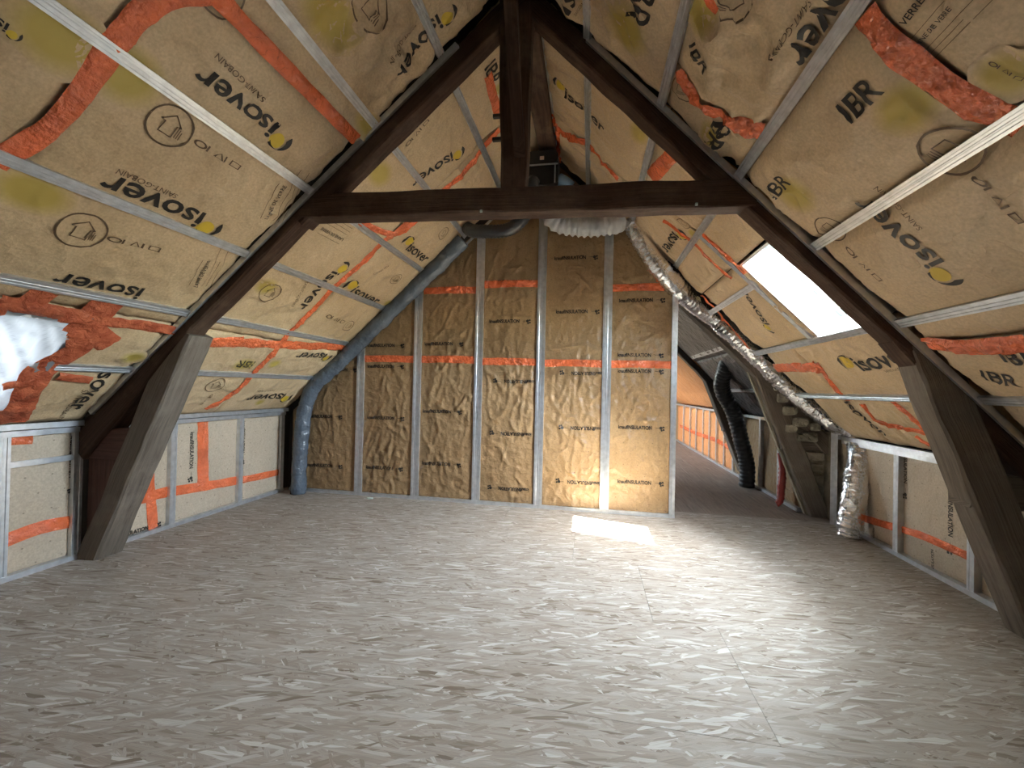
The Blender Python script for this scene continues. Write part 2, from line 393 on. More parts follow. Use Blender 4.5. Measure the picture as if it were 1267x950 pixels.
def panel(sf, a0, a1, b0, b1, m, parent, step=0.022, btop=None, name='insulation_panel', skirt=0.09, rnd=0.035, drop=0.016):
    na = max(2, int((a1-a0)/step)); nb = max(2, int((b1-b0)/step*(1.36 if sf.kind in 'LR' else 1)))
    vs, fs = [], []
    for j in range(nb+1):
        for i in range(na+1):
            a = a0+(a1-a0)*i/na; top = b1 if btop is None else btop(a); b = b0+(top-b0)*j/nb
            e = min(a-a0, a1-a, b-b0, top-b)
            vs.append(sf.P(a, b, sf.h(a, b)-drop*(1-smooth01(e/rnd))))
    W = na+1
    for j in range(nb):
        for i in range(na): k = j*W+i; fs.append((k, k+1, k+1+W, k+W))
    ring = [i for i in range(W)]+[j*W+na for j in range(1, nb+1)]+[nb*W+i for i in range(na-1, -1, -1)]+[j*W for j in range(nb-1, 0, -1)]
    base = len(vs)
    for r in ring: vs.append(vs[r]-sf.n*skirt)
    for q in range(len(ring)):
        q2 = (q+1) % len(ring); fs.append((ring[q2], ring[q], base+q, base+q2))
    if sf.kind in ('L', 'KR', 'KF'): fs = [tuple(reversed(f)) for f in fs]
    return mesh(name, vs, fs, m, parent, True)
def subdivided(vs, tris, maxlen):
    bm = bmesh.new(); bv = [bm.verts.new((x, y, 0)) for x, y in vs]
    for t in tris:
        try: bm.faces.new([bv[i] for i in t])
        except ValueError: pass
    for _ in range(3):
        es = [e for e in bm.edges if e.calc_length() > maxlen]
        if not es: break
        bmesh.ops.subdivide_edges(bm, edges=es, cuts=1); bmesh.ops.triangulate(bm, faces=bm.faces[:])
    bm.verts.index_update()
    r = [(v.co.x, v.co.y) for v in bm.verts], [tuple(v.index for v in f.verts) for f in bm.faces]
    bm.free(); return r
_glyph = {}
def glyphs(txt, bold):
    if (txt, bold) in _glyph: return _glyph[(txt, bold)]
    c = bpy.data.curves.new('t', 'FONT'); c.body = txt; c.size = 1.0; c.offset = bold; c.resolution_u = 3; c.fill_mode = 'FRONT'
    o = bpy.data.objects.new('t', c); me = o.to_mesh()
    me.calc_loop_triangles()
    vs = [(v.co.x, v.co.y) for v in me.vertices]; ts = [tuple(t.vertices) for t in me.loop_triangles]
    o.to_mesh_clear(); bpy.data.objects.remove(o); bpy.data.curves.remove(c)
    x0, x1 = min(v[0] for v in vs), max(v[0] for v in vs)
    vs = [((x-x0)/(x1-x0), (y-0.36)/(x1-x0)) for x, y in vs]
    _glyph[(txt, bold)] = (vs, ts); return vs, ts
def place(sf, name, vs, ts, p0, d, sx, sy, m, parent, lift=0.0034, uv=False):
    """lay flat 2D artwork on the quilted surface, starting at p0 and reading along d"""
    d = d.normalized(); up = sf.n.cross(d)
    v2, t2 = subdivided([(x*sx, y*sy) for x, y in vs], ts, 0.022)
    out = []
    for x, y in v2:
        a, b = sf.ab(p0+d*x+up*y); out.append(sf.P(a, b, sf.h(a, b)+lift))
    return mesh(name, out, t2, m, parent, True, [(x/sx, y/sy) for x, y in v2] if uv else None)
def host(sf, p, panels):
    a, b = sf.ab(p); best = None
    for (a0, a1, b0, b1, o) in panels:
        e = max(a0-a, a-a1, b0-b, b-b1)
        if best is None or e < best[0]: best = (e, o)
    return best[1]
def lettering(sf, panels, txt, s, e, m=None, tall=1.0, bold=0.012):
    p0, p1 = sf.px(*s), sf.px(*e); d = p1-p0
    vs, ts = glyphs(txt, bold)
    return place(sf, 'printed_lettering', vs, ts, p0, d, d.length, d.length*tall, m or M_INK, host(sf, (p0+p1)/2, panels))
def poly_disc(n=28, r=1.0, cx=0, cy=0): return [(cx+r*math.cos(2*math.pi*k/n), cy+r*math.sin(2*math.pi*k/n)) for k in range(n)]
def fan(v): return [(0, k, k+1) for k in range(1, len(v)-1)]
def disc_mesh(n=24, rings=4):
    vs, ts = [(0, 0)], []
    for r in range(1, rings+1): vs += [(r/rings*x, r/rings*y) for x, y in poly_disc(n)]
    for k in range(n): ts.append((0, 1+k, 1+(k+1) % n))
    for r in range(rings-1):
        for k in range(n):
            a, b = 1+r*n+k, 1+r*n+(k+1) % n; ts += [(a, a+n, b+n), (a, b+n, b)]
    return vs, ts
def band(pts, wd, closed=False):
    vs, ts = [], []; n = len(pts)
    for i, (x, y) in enumerate(pts):
        a, b = pts[(i-1) % n] if closed or i else pts[0], pts[(i+1) % n] if closed or i < n-1 else pts[-1]
        dx, dy = b[0]-a[0], b[1]-a[1]; l = math.hypot(dx, dy) or 1
        vs += [(x-dy/l*wd, y+dx/l*wd), (x+dy/l*wd, y-dx/l*wd)]
    for i in range(n if closed else n-1):
        j = (i+1) % n; ts += [(2*i, 2*i+1, 2*j+1), (2*i, 2*j+1, 2*j)]
    return vs, ts
def joinart(parts):
    vs, ts = [], []
    for v, t in parts: k = len(vs); vs += v; ts += [tuple(i+k for i in x) for x in t]
    return vs, ts
STAMP = joinart([band(poly_disc(32), 0.045, True),
                 band([(-.5, .15), (0, .6), (.5, .15), (.3, .15), (.3, -.45), (-.3, -.45), (-.3, .15)], 0.035, True)]
                + [band([(.42+.1*k, -.4), (.42+.1*k, .2-.1*k)], 0.02) for k in range(3)])
MOON = ([(math.cos(t), math.sin(t)) for t in [math.radians(35+12*k) for k in range(17)]]
        + [(0.28+0.86*math.cos(t), 0.22+0.86*math.sin(t)) for t in [math.radians(205-9.5*k) for k in range(17)]])
MOON = (MOON, [(i, i+1, 33-i) for i in range(16)]+[(i+1, 32-i, 33-i) for i in range(16)])
ICONS = joinart([band(poly_disc(12, .28, -1, 0), .06, True), band([(-.6, -.3), (-.6, .3)], .05), band([(-.2, -.25), (.0, .3), (.2, -.25)], .05, True),
                 band([(.35, -.3), (.35, .3)], .05), band([(.7, -.25), (1.2, -.25), (1.2, .25), (.7, .25)], .05, True)])
FLOWER = joinart([disc_mesh(10, 1)]+[([(x*.62+dx, y*.62+dy) for x, y in disc_mesh(10, 1)[0]], disc_mesh(10, 1)[1]) for dx, dy in ((1.5, .5), (.4, -1.5), (1.6, -1.1))]
                 + [band([(-3.2, 0), (-1.2, 0)], .12)])
def stamp(sf, panels, c, r, rd=None):
    p = sf.px(*c); d = Vector((0, 1, 0)) if sf.kind in 'LR' else Vector((1, 0, 0))
    if rd: d = rd
    return place(sf, 'printed_stamp', STAMP[0], STAMP[1], p, d, r, r, M_INK2, host(sf, p, panels))
def icons(sf, panels, s, e):
    p0, p1 = sf.px(*s), sf.px(*e); d = p1-p0
    return place(sf, 'printed_icons', ICONS[0], ICONS[1], (p0+p1)/2, d, d.length/2.3, d.length/4.4, M_INK2, host(sf, p0, panels))
def blob(sf, panels, c, ra, rb, seed=0):
    p = sf.px(*c); vs, ts = disc_mesh(28, 5)
    vs = [(x*(1+.25*noise.noise((x*1.3, y*1.3, seed))), y*(1+.25*noise.noise((x*1.3, y*1.3, seed+7)))) for x, y in vs]
    return place(sf, 'yellow_print_patch', vs, ts, p, Vector((0, -1, 0)), ra, rb, M_YELLOW, host(sf, p, panels), 0.0022, True)
def brand(sf, panels, s, e, tall=1.0, moon=True, sub=None):
    """roll logo: crescent, word, and the small line under it"""
    p0, p1 = sf.px(*s), sf.px(*e); d = (p1-p0); up = sf.n.cross(d.normalized())
    lettering(sf, panels, 'isover', s, e, None, tall*.86, 0.016)
    L = d.length; hs = host(sf, p0, panels)
    if moon:
        c = p0-d.normalized()*L*0.15+up*L*0.02
        place(sf, 'printed_crescent', MOON[0], MOON[1], c, d, L*.14, L*.14, M_INK, hs)
        place(sf, 'yellow_dot', *disc_mesh(16, 2), c+d.normalized()*L*.045+up*L*.035, d, L*.10, L*.10, M_YLOGO, hs, 0.0028)
    if sub: lettering(sf, panels, 'SAINT-GOBAIN', sub[0], sub[1], M_INK2, 1.0, 0.0)
def fineprint(sf, panels, s, e, n=3, gap=0.035):
    lettering(sf, panels, 'LAINE DE VERRE', s, e, None, 1.0, 0.004)
    p0, p1 = sf.px(*s), sf.px(*e); d = (p1-p0); up = sf.n.cross(d.normalized()); hs = host(sf, p0, panels)
    art = joinart([band([(0, y), (1+.5*(k % 2), y)], 0.006) for k, y in enumerate([.16, -.2, -.32, -.44][:n+1])])
    place(sf, 'printed_lines', art[0], art[1], p0, d, d.length, d.length, M_INK2, hs)
def tape(sf, parent, pts, wd=0.07, m=None, px=True, seed=0, crk=0.009, name='tape_strip', lift=0.004):
    P = [sf.px(*p) if px else sf.P(*p) for p in pts]
    path = catmull(P, 0.016) if len(P) > 2 else catmull([P[0], (P[0]+P[1])/2, P[1]], 0.016)
    vs, fs = [], []; W = 6
    for i, p in enumerate(path):
        t = (path[min(i+1, len(path)-1)]-path[max(i-1, 0)]).normalized(); sd = sf.n.cross(t)
        for k in range(W+1):
            o = (k/W-.5)*wd*(1+.14*noise.noise((p.x*9, p.y*9, seed+p.z*9)))
            a, b = sf.ab(p+sd*o)
            q = Vector((a*36+seed, b*36, 0))
            hh = lift+crk*(0.5+noise.noise(q))+crk*.9*max(0, noise.noise(Vector((a*9, b*9, seed+3))))
            if k in (0, W): hh = lift*.6
            hz = sf.h(a, b)+max(0.0015, hh)
            if sf.kind in 'LR' and any(abs(b-x) < .027 for x in sf.lines[1:-1]): hz = min(hz, -0.0015)      # tape runs behind the steel strips
            vs.append(sf.P(a, b, hz))
    for i in range(len(path)-1):
        for k in range(W): q = i*(W+1)+k; fs.append((q, q+1, q+W+2, q+W+1))
    return mesh(name, vs, fs, m or M_TAPE, parent, True)
def slab(name, sf, aa, bb, holes, h0, h1, m, parent=None):
    """solid slab between two offsets of a surface, with openings left free"""
    vs, fs = [], []
    for i in range(len(aa)-1):
        for j in range(len(bb)-1):
            ca, cb = (aa[i]+aa[i+1])/2, (bb[j]+bb[j+1])/2
            if any(x0 < ca < x1 and y0 < cb < y1 for x0, x1, y0, y1 in holes): continue
            k = len(vs)
            vs += [sf.P(a, b, h) for h in (h0, h1) for b in (bb[j], bb[j+1]) for a in (aa[i], aa[i+1])]
            fs += [tuple(k+q for q in f) for f in ((0, 2, 3, 1), (4, 5, 7, 6), (0, 1, 5, 4), (2, 6, 7, 3), (0, 4, 6, 2), (1, 3, 7, 5))]
    return mesh(name, vs, fs, m, parent)

FXL = [-.83, -1.21, -1.594, -1.98, -2.357, -2.73]
FXR = [-.055, .325, .705, 1.06, 1.43, 1.78]
SFL = Surf('L', FXL+[-3.11, -.42], 0.019, 0.024, -0.020, 1.0)
SFR = Surf('R', FXR+[2.13, -.38], 0.019, 0.024, -0.020, 5.0)
BX = [-3.08, -2.30, -1.689, -1.063, -.462, .148, .732]
SFB = Surf('B', BX, 0.014, 0.010, -0.018, 9.0, 11, 4.6)
SKL = Surf('KL', [1.17, 1.775, 2.115, 2.732, 3.372, 3.92], 0.006, 0.008, -0.030, 13.0)
SKR = Surf('KR', [2.25, 2.847, 3.45, 4.05], 0.006, 0.008, -0.035, 15.0)
SKF = Surf('KF', [4.4, 4.9, 5.4, 5.9, 6.5, 7.1, 7.7, 8.3, 8.9, 9.5, 10.2], 0.008, 0.02, -0.030, 19.0)

def add_folds(sf, rng, a0, a1, b0, b1, n, lo, hi, ang, spread, hg, wd):
    k = 1.36 if sf.kind in 'LR' else 1.0                 # long sharp paper folds inside one stretch of facing
    for _ in range(n):
        a, b = rng.uniform(a0, a1), rng.uniform(b0, b1)*k; t = math.radians(ang+rng.gauss(0, spread)); l = rng.uniform(lo, hi)
        c, d = a+l*math.cos(t), b+l*math.sin(t); w_ = wd*rng.uniform(.7, 1.4); m_ = 2.3*w_
        sf.folds.append((a, b, c, d, hg*rng.choice((1, 1, -.7))*rng.uniform(.6, 1.3), w_, min(a, c)-m_, max(a, c)+m_, min(b, d)-m_, max(b, d)+m_))
_r = random.Random(21)
for i_ in range(len(BX)-1):
    x0, x1 = BX[i_]+.05, BX[i_+1]-.05; sl = .4 if i_ in (0,) else 1.0
    add_folds(SFB, _r, x0+.05, x1-.1, .15, 1.2, int(16*sl), .12, .45, 95, 28, .012, .010)
    add_folds(SFB, _r, x1-.10, x1-.02, .1, 1.3, int(9*sl), .08, .18, 150, 25, .012, .010)
    if i_ > 0: add_folds(SFB, _r, x0, x1-.2, 1.45, 2.5, 14, .12, .35, 10, 40, .010, .010)
add_folds(SFR, _r, 1.1, 2.0, .36, .66, 30, .12, .4, 60, 40, .020, .017)
add_folds(SFR, _r, 1.3, 2.1, -.2, .25, 18, .1, .35, 75, 40, .017, .017)
add_folds(SFR, _r, 2.5, 3.8, -.2, .6, 14, .1, .3, 60, 50, .012, .014)
add_folds(SFL, _r, 1.1, 2.05, -1.27, -.9, 24, .1, .35, 70, 45, .020, .016)
add_folds(SFL, _r, 1.2, 2.1, -1.6, -1.33, 18, .06, .18, 80, 30, .016, .013)
add_folds(SFL, _r, 2.4, 3.7, -1.2, -.5, 14, .1, .4, 40, 50, .011, .013)

# ------------------------------------------------------------------ openings (a = Y range, b = X range)
W1 = (2.435, 3.00, 0.945, 1.420)       # roof window in the far right slope
W2 = (0.85, 1.70, -3.05, -2.49)       # window behind the plastic sheet, left slope
W3 = (-0.50, 0.15, -1.50, -1.00)       # unseen roof window added above the camera, left slope, to light the floor
W4 = (-0.45, 0.40, 0.75, 1.25)         # unseen roof window added in the right slope to brighten the left one
W5 = (8.10, 9.00, -2.40, -1.75)       # roof window beyond the partition, left slope
def cuts(lo, hi, *v): return sorted(set([lo, hi]+list(v)))

# ------------------------------------------------------------------ floor
fl = boxes('floor', [(-3.4, 2.5, YREAR-.1, YEND+.1, -0.12, -0.020)], M_DARKBACK); struct(fl, 'attic floor of pale oriented strand boards')
seams = {2.845: -0.09, 2.17: 0.325, 1.495: 0.62}
y = 4.195-0.675*10; r = 0
while y < 4.19:
    y1 = y+0.675; key = next((k for k in seams if abs(k-y) < .01), None)
    x = (seams[key] if key else random.uniform(-1.2, 1.2))-2.5
    while x > -3.2: x -= 2.5
    while x < 2.25:
        xa, xb = max(x, -3.2), min(x+2.5, 2.25)
        if xb-xa > .05: boxes('osb_board', [(xa+.0008, xb-.0008, max(y, YREAR)+.0006, y1-.0006, -0.019, random.uniform(-.0006, 0.0))], M_OSB, fl)
        x += 2.5
    y = y1; r += 1
x = -3.2; k = 0
while x < 2.2:
    wd = 0.17+0.05*random.random(); xb = min(x+wd, 2.25); zt = -0.004-0.003*random.random(); Y0 = 4.2
    for Y1 in (4.2+2.2+1.3*((k*37) % 10)/10, YEND):
        A = [(x+.002, Y0+.002, -.019), (xb-.002, Y0+.002, -.019), (xb-.002, Y0+.002, zt), (x+.002, Y0+.002, zt)]
        B = [(p[0], Y1-.002, p[2]) for p in A]
        timber('floor_plank', A, B, M_PLANK, fl, 3, 0.0004, 0.002, k); Y0 = Y1
    x = xb; k += 1

# ------------------------------------------------------------------ sloping ceilings: slab, insulation, steel strips
HB0, HB1 = -0.17, -0.25
cl = slab('ceiling_left', SFL, cuts(YREAR, YEND, W2[0], W2[1], W3[0], W3[1], W5[0], W5[1]), cuts(-3.4, XRIDGE+.5, W2[2], W2[3], W3[2], W3[3], W5[2], W5[3]), [W2, W3, W5], HB0, HB1, M_DARKBACK)
struct(cl, 'left sloping ceiling of kraft-faced insulation held by steel strips')
cr = slab('ceiling_right', SFR, cuts(YREAR, YEND, W1[0], W1[1], W4[0], W4[1]), cuts(XRIDGE-.5, 2.45, W1[2], W1[3], W4[2], W4[3]), [W1, W4], HB0, HB1, M_DARKBACK)
struct(cr, 'right sloping ceiling of kraft-faced insulation around the roof window')
PL, PR = [], []
def addp(lst, sf, par, a0, a1, b0, b1, step=.022, m=None, **k):
    lst.append((a0, a1, b0, b1, panel(sf, a0+.003, a1-.003, b0+.003, b1-.003, m or M_KRAFT, par, step, **k)))
EDGE = dict(rnd=0.05, drop=0.02)
for a0, a1, b0, b1, st in [(.46, 1.13, -2.44, -1.32, .025), (1.13, 2.145, -2.44, -1.32, .02), (.46, 1.13, -1.32, -.45, .025), (1.13, 2.185, -1.32, -.45, .02),
                           (.46, .84, -3.10, -2.44, .04), (1.72, 2.12, -3.10, -2.44, .02), (.84, 1.72, -2.487, -2.44, .03)]:
    addp(PL, SFL, cl, a0, a1, b0, b1, st, **(EDGE if a1-a0 > .3 and b1-b0 > .3 else {}))
for a0, a1, b0, b1 in [(2.33, 3.05, -3.10, -2.44), (3.05, 3.93, -3.10, -2.44), (2.33, 3.05, -2.44, -.45), (3.05, 3.93, -2.44, -.45)]:
    addp(PL, SFL, cl, a0, a1, b0, b1, .022)
for a0, a1, b0, b1 in [(YREAR, -.51, -3.1, -.45), (-.51, .16, -3.1, -1.51), (-.51, .16, -.99, -.45), (.16, .46, -3.1, -.45)]:
    addp(PL, SFL, cl, a0, a1, b0, b1, .08)
for a0, a1, b0, b1, st in [(.41, 2.235, -.35, .325, .022), (.41, 2.0, .325, .705, .022), (2.0, 2.26, .325, .705, .02), (.41, 1.33, .705, 1.06, .025), (1.33, 2.27, .705, 1.06, .02),
                           (.41, 2.285, 1.06, 1.54, .022), (.41, 2.30, 1.54, 2.12, .022)]:
    addp(PR, SFR, cr, a0, a1, b0, b1, st, rnd=0.05, drop=0.022)
for a0, a1, b0, b1 in [(2.42, 3.25, -.35, .325), (3.25, 3.93, -.35, .325), (2.42, 3.10, .325, .935), (3.10, 3.93, .325, .935), (3.01, 3.90, .935, 1.43), (2.42, 3.45, 1.43, 2.12), (3.45, 3.93, 1.43, 2.12)]:
    addp(PR, SFR, cr, a0, a1, b0, b1, .022)
for a0, a1, b0, b1 in [(YREAR, -.46, -.35, 2.12), (-.46, .41, -.35, .74), (-.46, .41, 1.26, 2.12)]:
    addp(PR, SFR, cr, a0, a1, b0, b1, .08)
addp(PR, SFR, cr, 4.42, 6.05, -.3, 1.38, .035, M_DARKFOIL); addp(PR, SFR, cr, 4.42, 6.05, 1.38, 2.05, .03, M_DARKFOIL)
addp(PR, SFR, cr, 6.3, YEND, -.3, 2.05, .06, M_PINK)
def furring(sf, par, x, y0, y1, name='steel_strip'):
    return sweep(name, FUR, sf.P(y0, x), sf.P(y1, x), sf.n, M_STEEL, par)
for x in FXL:
    furring(SFL, cl, x, (1.74 if x < -2.5 else .48), 2.17+.01*(x > -1.5)); furring(SFL, cl, x, 2.27, 3.95)
for x in FXR: furring(SFR, cr, x, .42, 2.27+.047*x)
for x, y0, y1 in [(-.055, 2.36, 3.94), (.325, 2.37, 3.94), (.705, 2.39, 3.86), (1.06, 3.10, 4.28), (1.425, 2.41, 4.30), (1.78, 2.42, 4.22), (-.345, 2.40, 3.90)]: furring(SFR, cr, x, y0, y1)
for x, y0, y1 in [(1.32, 4.52, 6.0), (1.74, 4.52, 6.0)]: furring(SFR, cr, x, y0, y1)
sweep('steel_strip', FUR, SFR.P(3.075, .70), SFR.P(3.075, 1.425), SFR.n, M_STEEL, cr)      # trimmer along the window
ridge = timber('ridge_beam', [(-.47, 2.3, 3.17), (-.33, 2.3, 3.17), (-.33, 2.3, 3.36), (-.47, 2.3, 3.36)], [(-.47, 6.2, 3.17), (-.33, 6.2, 3.17), (-.33, 6.2, 3.36), (-.47, 6.2, 3.36)], M_WOOD, None, 12, .004, .01, 3)
tag(ridge, 'dark squared ridge beam running away behind the king post', 'beam')

# ------------------------------------------------------------------ roof windows
def skylight(name, sf, Wd, label, dp=0.0, f=.05):
    a0, a1, b0, b1 = Wd
    o = empty(name, sf.P((a0+a1)/2, (b0+b1)/2, -.3), label, None); o['kind'] = 'structure'
    t = .012
    for pa in ((a0, a0+t, b0, b1), (a1-t, a1, b0, b1), (a0+t, a1-t, b0, b0+t), (a0+t, a1-t, b1-t, b1)):
        slab('reveal_lining', sf, [pa[0], pa[1]], [pa[2], pa[3]], [], -0.012, -.255, M_WHITE, o)
    for pa in ((a0, a0+f, b0, b1), (a1-f, a1, b0, b1), (a0+f, a1-f, b0, b0+f), (a0+f, a1-f, b1-f, b1)):
        slab('window_frame', sf, [pa[0], pa[1]], [pa[2], pa[3]], [], -.19+dp, -.25+dp, M_WINFRAME, o)
    slab('glass_pane', sf, [a0+f, a1-f], [b0+f, b1-f], [], -.225+dp, -.231+dp, M_GLASS, o)
    slab('gasket', sf, [a0+f-.002, a0+f+.016], [b0+f, b1-f], [], -.19+dp, -.222+dp, M_RUBBER, o)
    pd = bpy.data.lights.new(name+'_daylight', 'AREA'); pd.shape = 'RECTANGLE'; pd.size = a1-a0-2*f; pd.size_y = (b1-b0-2*f)*1.4; pd.cycles.is_portal = True
    p = bpy.data.objects.new(name+'_daylight', pd); COL.objects.link(p)
    z = -sf.n; xx = Vector((0, 1, 0)); yy = z.cross(xx)
    mm = Matrix((xx, yy, z)).transposed().to_4x4(); mm.translation = sf.P((a0+a1)/2, (b0+b1)/2, -.245+dp); p.matrix_world = mm
    return o
win1 = skylight('window_1', SFR, W1, 'bright open roof window with white reveal in the right slope', 0.0, .05)
win2 = skylight('window_2', SFL, W2, 'roof window behind white plastic sheet at the left edge')
win4 = skylight('added_window_4', SFR, W4, 'added unseen roof window with diffusing sheet in right slope above the viewer')
win3 = skylight('added_window_3', SFL, W3, 'added unseen roof window with diffusing sheet in left slope above the viewer')
skylight('window_5', SFL, W5, 'roof window in left slope beyond the partition')
# wrinkled plastic sheet over window_2, and its tape
def sheet_mesh(sf, Wd, par, m):
    a0, a1, b0, b1 = Wd; na, nb = 60, 60; vs, fs = [], []
    for j in range(nb+1):
        for i in range(na+1):
            a = a0-.03+(a1-a0+.05)*i/na; b = b0-.03+(b1-b0+.06)*j/nb
            e = min(1.0, min(i, na-i, j, nb-j)/7)
            wv = crease(a*1.2+b*1.1, b*.5, 3, 11, 3)*.030+crease(a, b, 8, 14, 6)*.018-.014
            vs.append(sf.P(a, b, 0.0+e*(wv-.02)))
    for j in range(nb):
        for i in range(na): k = j*(na+1)+i; fs.append((k, k+na+1, k+na+2, k+1))
    return mesh('plastic_sheet', vs, fs, m, par, True)
sheet_mesh(SFL, W3, win3, M_SHEET); sheet_mesh(SFR, W4, win4, M_SHEET); sh = sheet_mesh(SFL, W2, win2, M_SHEET2); sh['label'] = 'wrinkled translucent white plastic sheet'
for i, (pts, wd) in enumerate([([(-6, 372), (50, 384), (112, 396)], .085), ([(112, 396), (96, 430), (60, 455), (42, 470), (14, 522)], .13), ([(60, 362), (36, 378)], .10), ([(140, 372), (96, 412)], .14),
                               ([(126, 398), (170, 402), (222, 410)], .065), ([(70, 466), (112, 471)], .05), ([(-4, 505), (16, 520)], .09), ([(110, 408), (135, 425)], .12), ([(2, 478), (44, 470)], .05)]):
    tape(SFL, cl, pts, wd, M_TAPEF, True, i*3.3, .009, lift=0.007)

for i, (pts, wd) in enumerate([([(.80, -2.47), (1.1, -2.468), (1.40, -2.47)], .085), ([(.84, -2.46), (.835, -2.75), (.84, -3.06)], .12), ([(.82, -3.055), (1.2, -3.06), (1.62, -3.055)], .07)]):
    tape(SFL, cl, pts, wd, M_TAPEF, False, 40+i*3.3, .009, lift=0.007)

# ------------------------------------------------------------------ tape and print on the slopes
for i, (pts, wd) in enumerate([([(262, -10), (190, 5), (120, 90), (60, 160), (-6, 205)], .075), ([(255, -20), (330, 60), (440, 172)], .068),
                               ([(250, 424), (340, 426), (426, 430)], .085), ([(255, 507), (290, 485), (310, 468), (352, 420), (400, 370), (470, 305)], .055),
                               ([(470, 305), (520, 262), (575, 212), (618, 160)], .062), ([(604, 92), (616, 140)], .065), ([(440, 275), (490, 290), (520, 268), (560, 240)], .055), ([(258, 424), (300, 421)], .07)]):
    tape(SFL, cl, pts, wd, None, True, 20+i*2.7)
for i, (pts, wd) in enumerate([([(1066, 20), (1110, 62), (1150, 95), (1200, 130), (1262, 160)], .085), ([(838, 88), (862, 125), (905, 150), (942, 166)], .075), ([(870, -10), (888, 14)], .06), ([(1146, 425), (1200, 430), (1275, 424)], .085),
                               ([(862, 288), (895, 312), (922, 338)], .045), ([(678, 135), (695, 165), (722, 176), (765, 222)], .06), ([(835, 188), (805, 220)], .10), ([(822, 272), (860, 305), (905, 345)], .04),
                               ([(868, 365), (900, 400), (928, 432)], .03), ([(960, 455), (1012, 456)], .095), ([(1008, 448), (1030, 478), (1048, 496)], .05), ([(1066, 500), (1090, 522), (1150, 538)], .045), ([(1100, 496), (1125, 515), (1150, 538)], .04), ([(1132, 540), (1150, 552)], .03), ([(690, 160), (692, 200)], .05)]):
    tape(SFR, cr, pts, wd, None, True, 60+i*2.7)
L, R_ = (SFL, PL), (SFR, PR)
brand(*L, (338, 163), (244, 92), 1.0, True, ((325, 123), (268, 69)))
brand(*L, (248, 275), (126, 227), 1.0, True, ((219, 244), (145, 212)))
brand(*L, (175, 366), (67, 347), 1.0, False)
brand(*L, (141, 458), (94, 508), 1.0, False, ((106, 482), (74, 520)))
brand(*L, (546, 26), (490, 92), 1.0, True, ((515, 31), (481, 76)))
brand(*L, (8, 35), (-70, -12), 1.0, True)
brand(*L, (560, 193), (511, 230), 1.0, True)
brand(*L, (417, 337), (373, 383), 1.0, True, ((381, 350), (362, 379)))
brand(*L, (438, 358), (470, 374), 1.0, True)
brand(*L, (507, 303), (530, 321), 1.0, True)
brand(*L, (401, 441), (366, 440), 1.0, True, ((395, 431), (372, 430)))
brand(*L, (350, 491), (305, 493), 1.0, True, ((340, 483), (318, 484)))
lettering(*L, 'IBR', (606, 78), (614, 104)); lettering(*L, 'IBR', (313, 452), (293, 451))
for c, rr in [((211, 157), .085), ((102, 286), .085), ((460, 10), .085), ((334, 362), .075), ((267, 477), .07), ((549, 289), .06), ((490, 345), .06), ((431, 403), .06), ((275, -10), .08)]: stamp(*L, c, rr)
for s, e in [((246, 178), (296, 208)), ((138, 296), (196, 309)), ((480, 330), (462, 338)), ((405, 390), (425, 398)), ((505, 180), (530, 150)), ((262, 488), (248, 500))]: icons(*L, s, e)
fineprint(*L, (328, 270), (352, 229)); fineprint(*L, (241, 354), (258, 322)); fineprint(*L, (424, 297), (397, 282))
for c, ra, rb in [((75, 48), .15, .13), ((160, 95), .14, .13), ((42, 240), .15, .10), ((410, 22), .20, .13), ((165, 442), .08, .06), ((455, 155), .12, .08), ((470, 215), .13, .10), ((330, 355), .1, .08), ((303, 452), .12, .08), ((340, 450), .07, .06), ((322, 498), .06, .05), ((535, 262), .06, .05), ((480, 375), .05, .05), ((618, 110), .05, .08)]:
    blob(*L, c, ra, rb, c[0])
brand(*R_, (1082, -66), (982, 84), 1.0, True, ((1002, 2), (955, 70)))
brand(*R_, (1158, 328), (1058, 250), 1.0, True, ((1139, 284), (1082, 233)))
brand(*R_, (948, 401), (916, 360), 1.0, True)
brand(*R_, (1058, 450), (1124, 437), 1.0, True, ((1095, 459), (1120, 455)))
brand(*R_, (1000, 497), (1043, 532), 1.0, False)
brand(*R_, (1046, 497), (1096, 539), 1.0, False)
brand(*R_, (699, 113), (748, 160), 1.0, True)
brand(*R_, (838, 292), (824, 312), 1.0, True)
brand(*R_, (700, 5), (722, -60), 1.0, False, ((712, 18), (722, 2)))
for s, e in [((1043, 142), (1082, 102)), ((955, 238), (972, 219)), ((894, 151), (883, 181)), ((800, -28), (788, 30)), ((857, 53), (877, 88)), ((1215, 464), (1260, 473)), ((1236, 440), (1290, 445))]: lettering(*R_, 'IBR', s, e)
lettering(*R_, 'VERRE', (1116, 30), (1142, -4)); fineprint(*R_, (1130, 60), (1180, 5))
for c, rr in [((1173, 189), .085), ((1026, 284), .07), ((843, 112), .06), ((845, 277), .05), ((905, -4), .08)]: stamp(*R_, c, rr, Vector((0, 1, 0)))
for s, e in [((1208, 222), (1262, 275)), ((1050, 308), (1090, 345)), ((1225, 80), (1262, 100))]: icons(*R_, s, e)
for c, ra, rb in [((985, 240), .12, .12), ((1120, 135), .13, .10), ((775, 35), .14, .16), ((865, 15), .10, .10), ((790, 165), .12, .08), ((855, 290), .06, .04), ((1048, 450), .05, .04), ((862, 370), .07, .05), ((880, 165), .08, .08), ((1243, 95), .08, .08)]:
    blob(*R_, c, ra, rb, c[0])

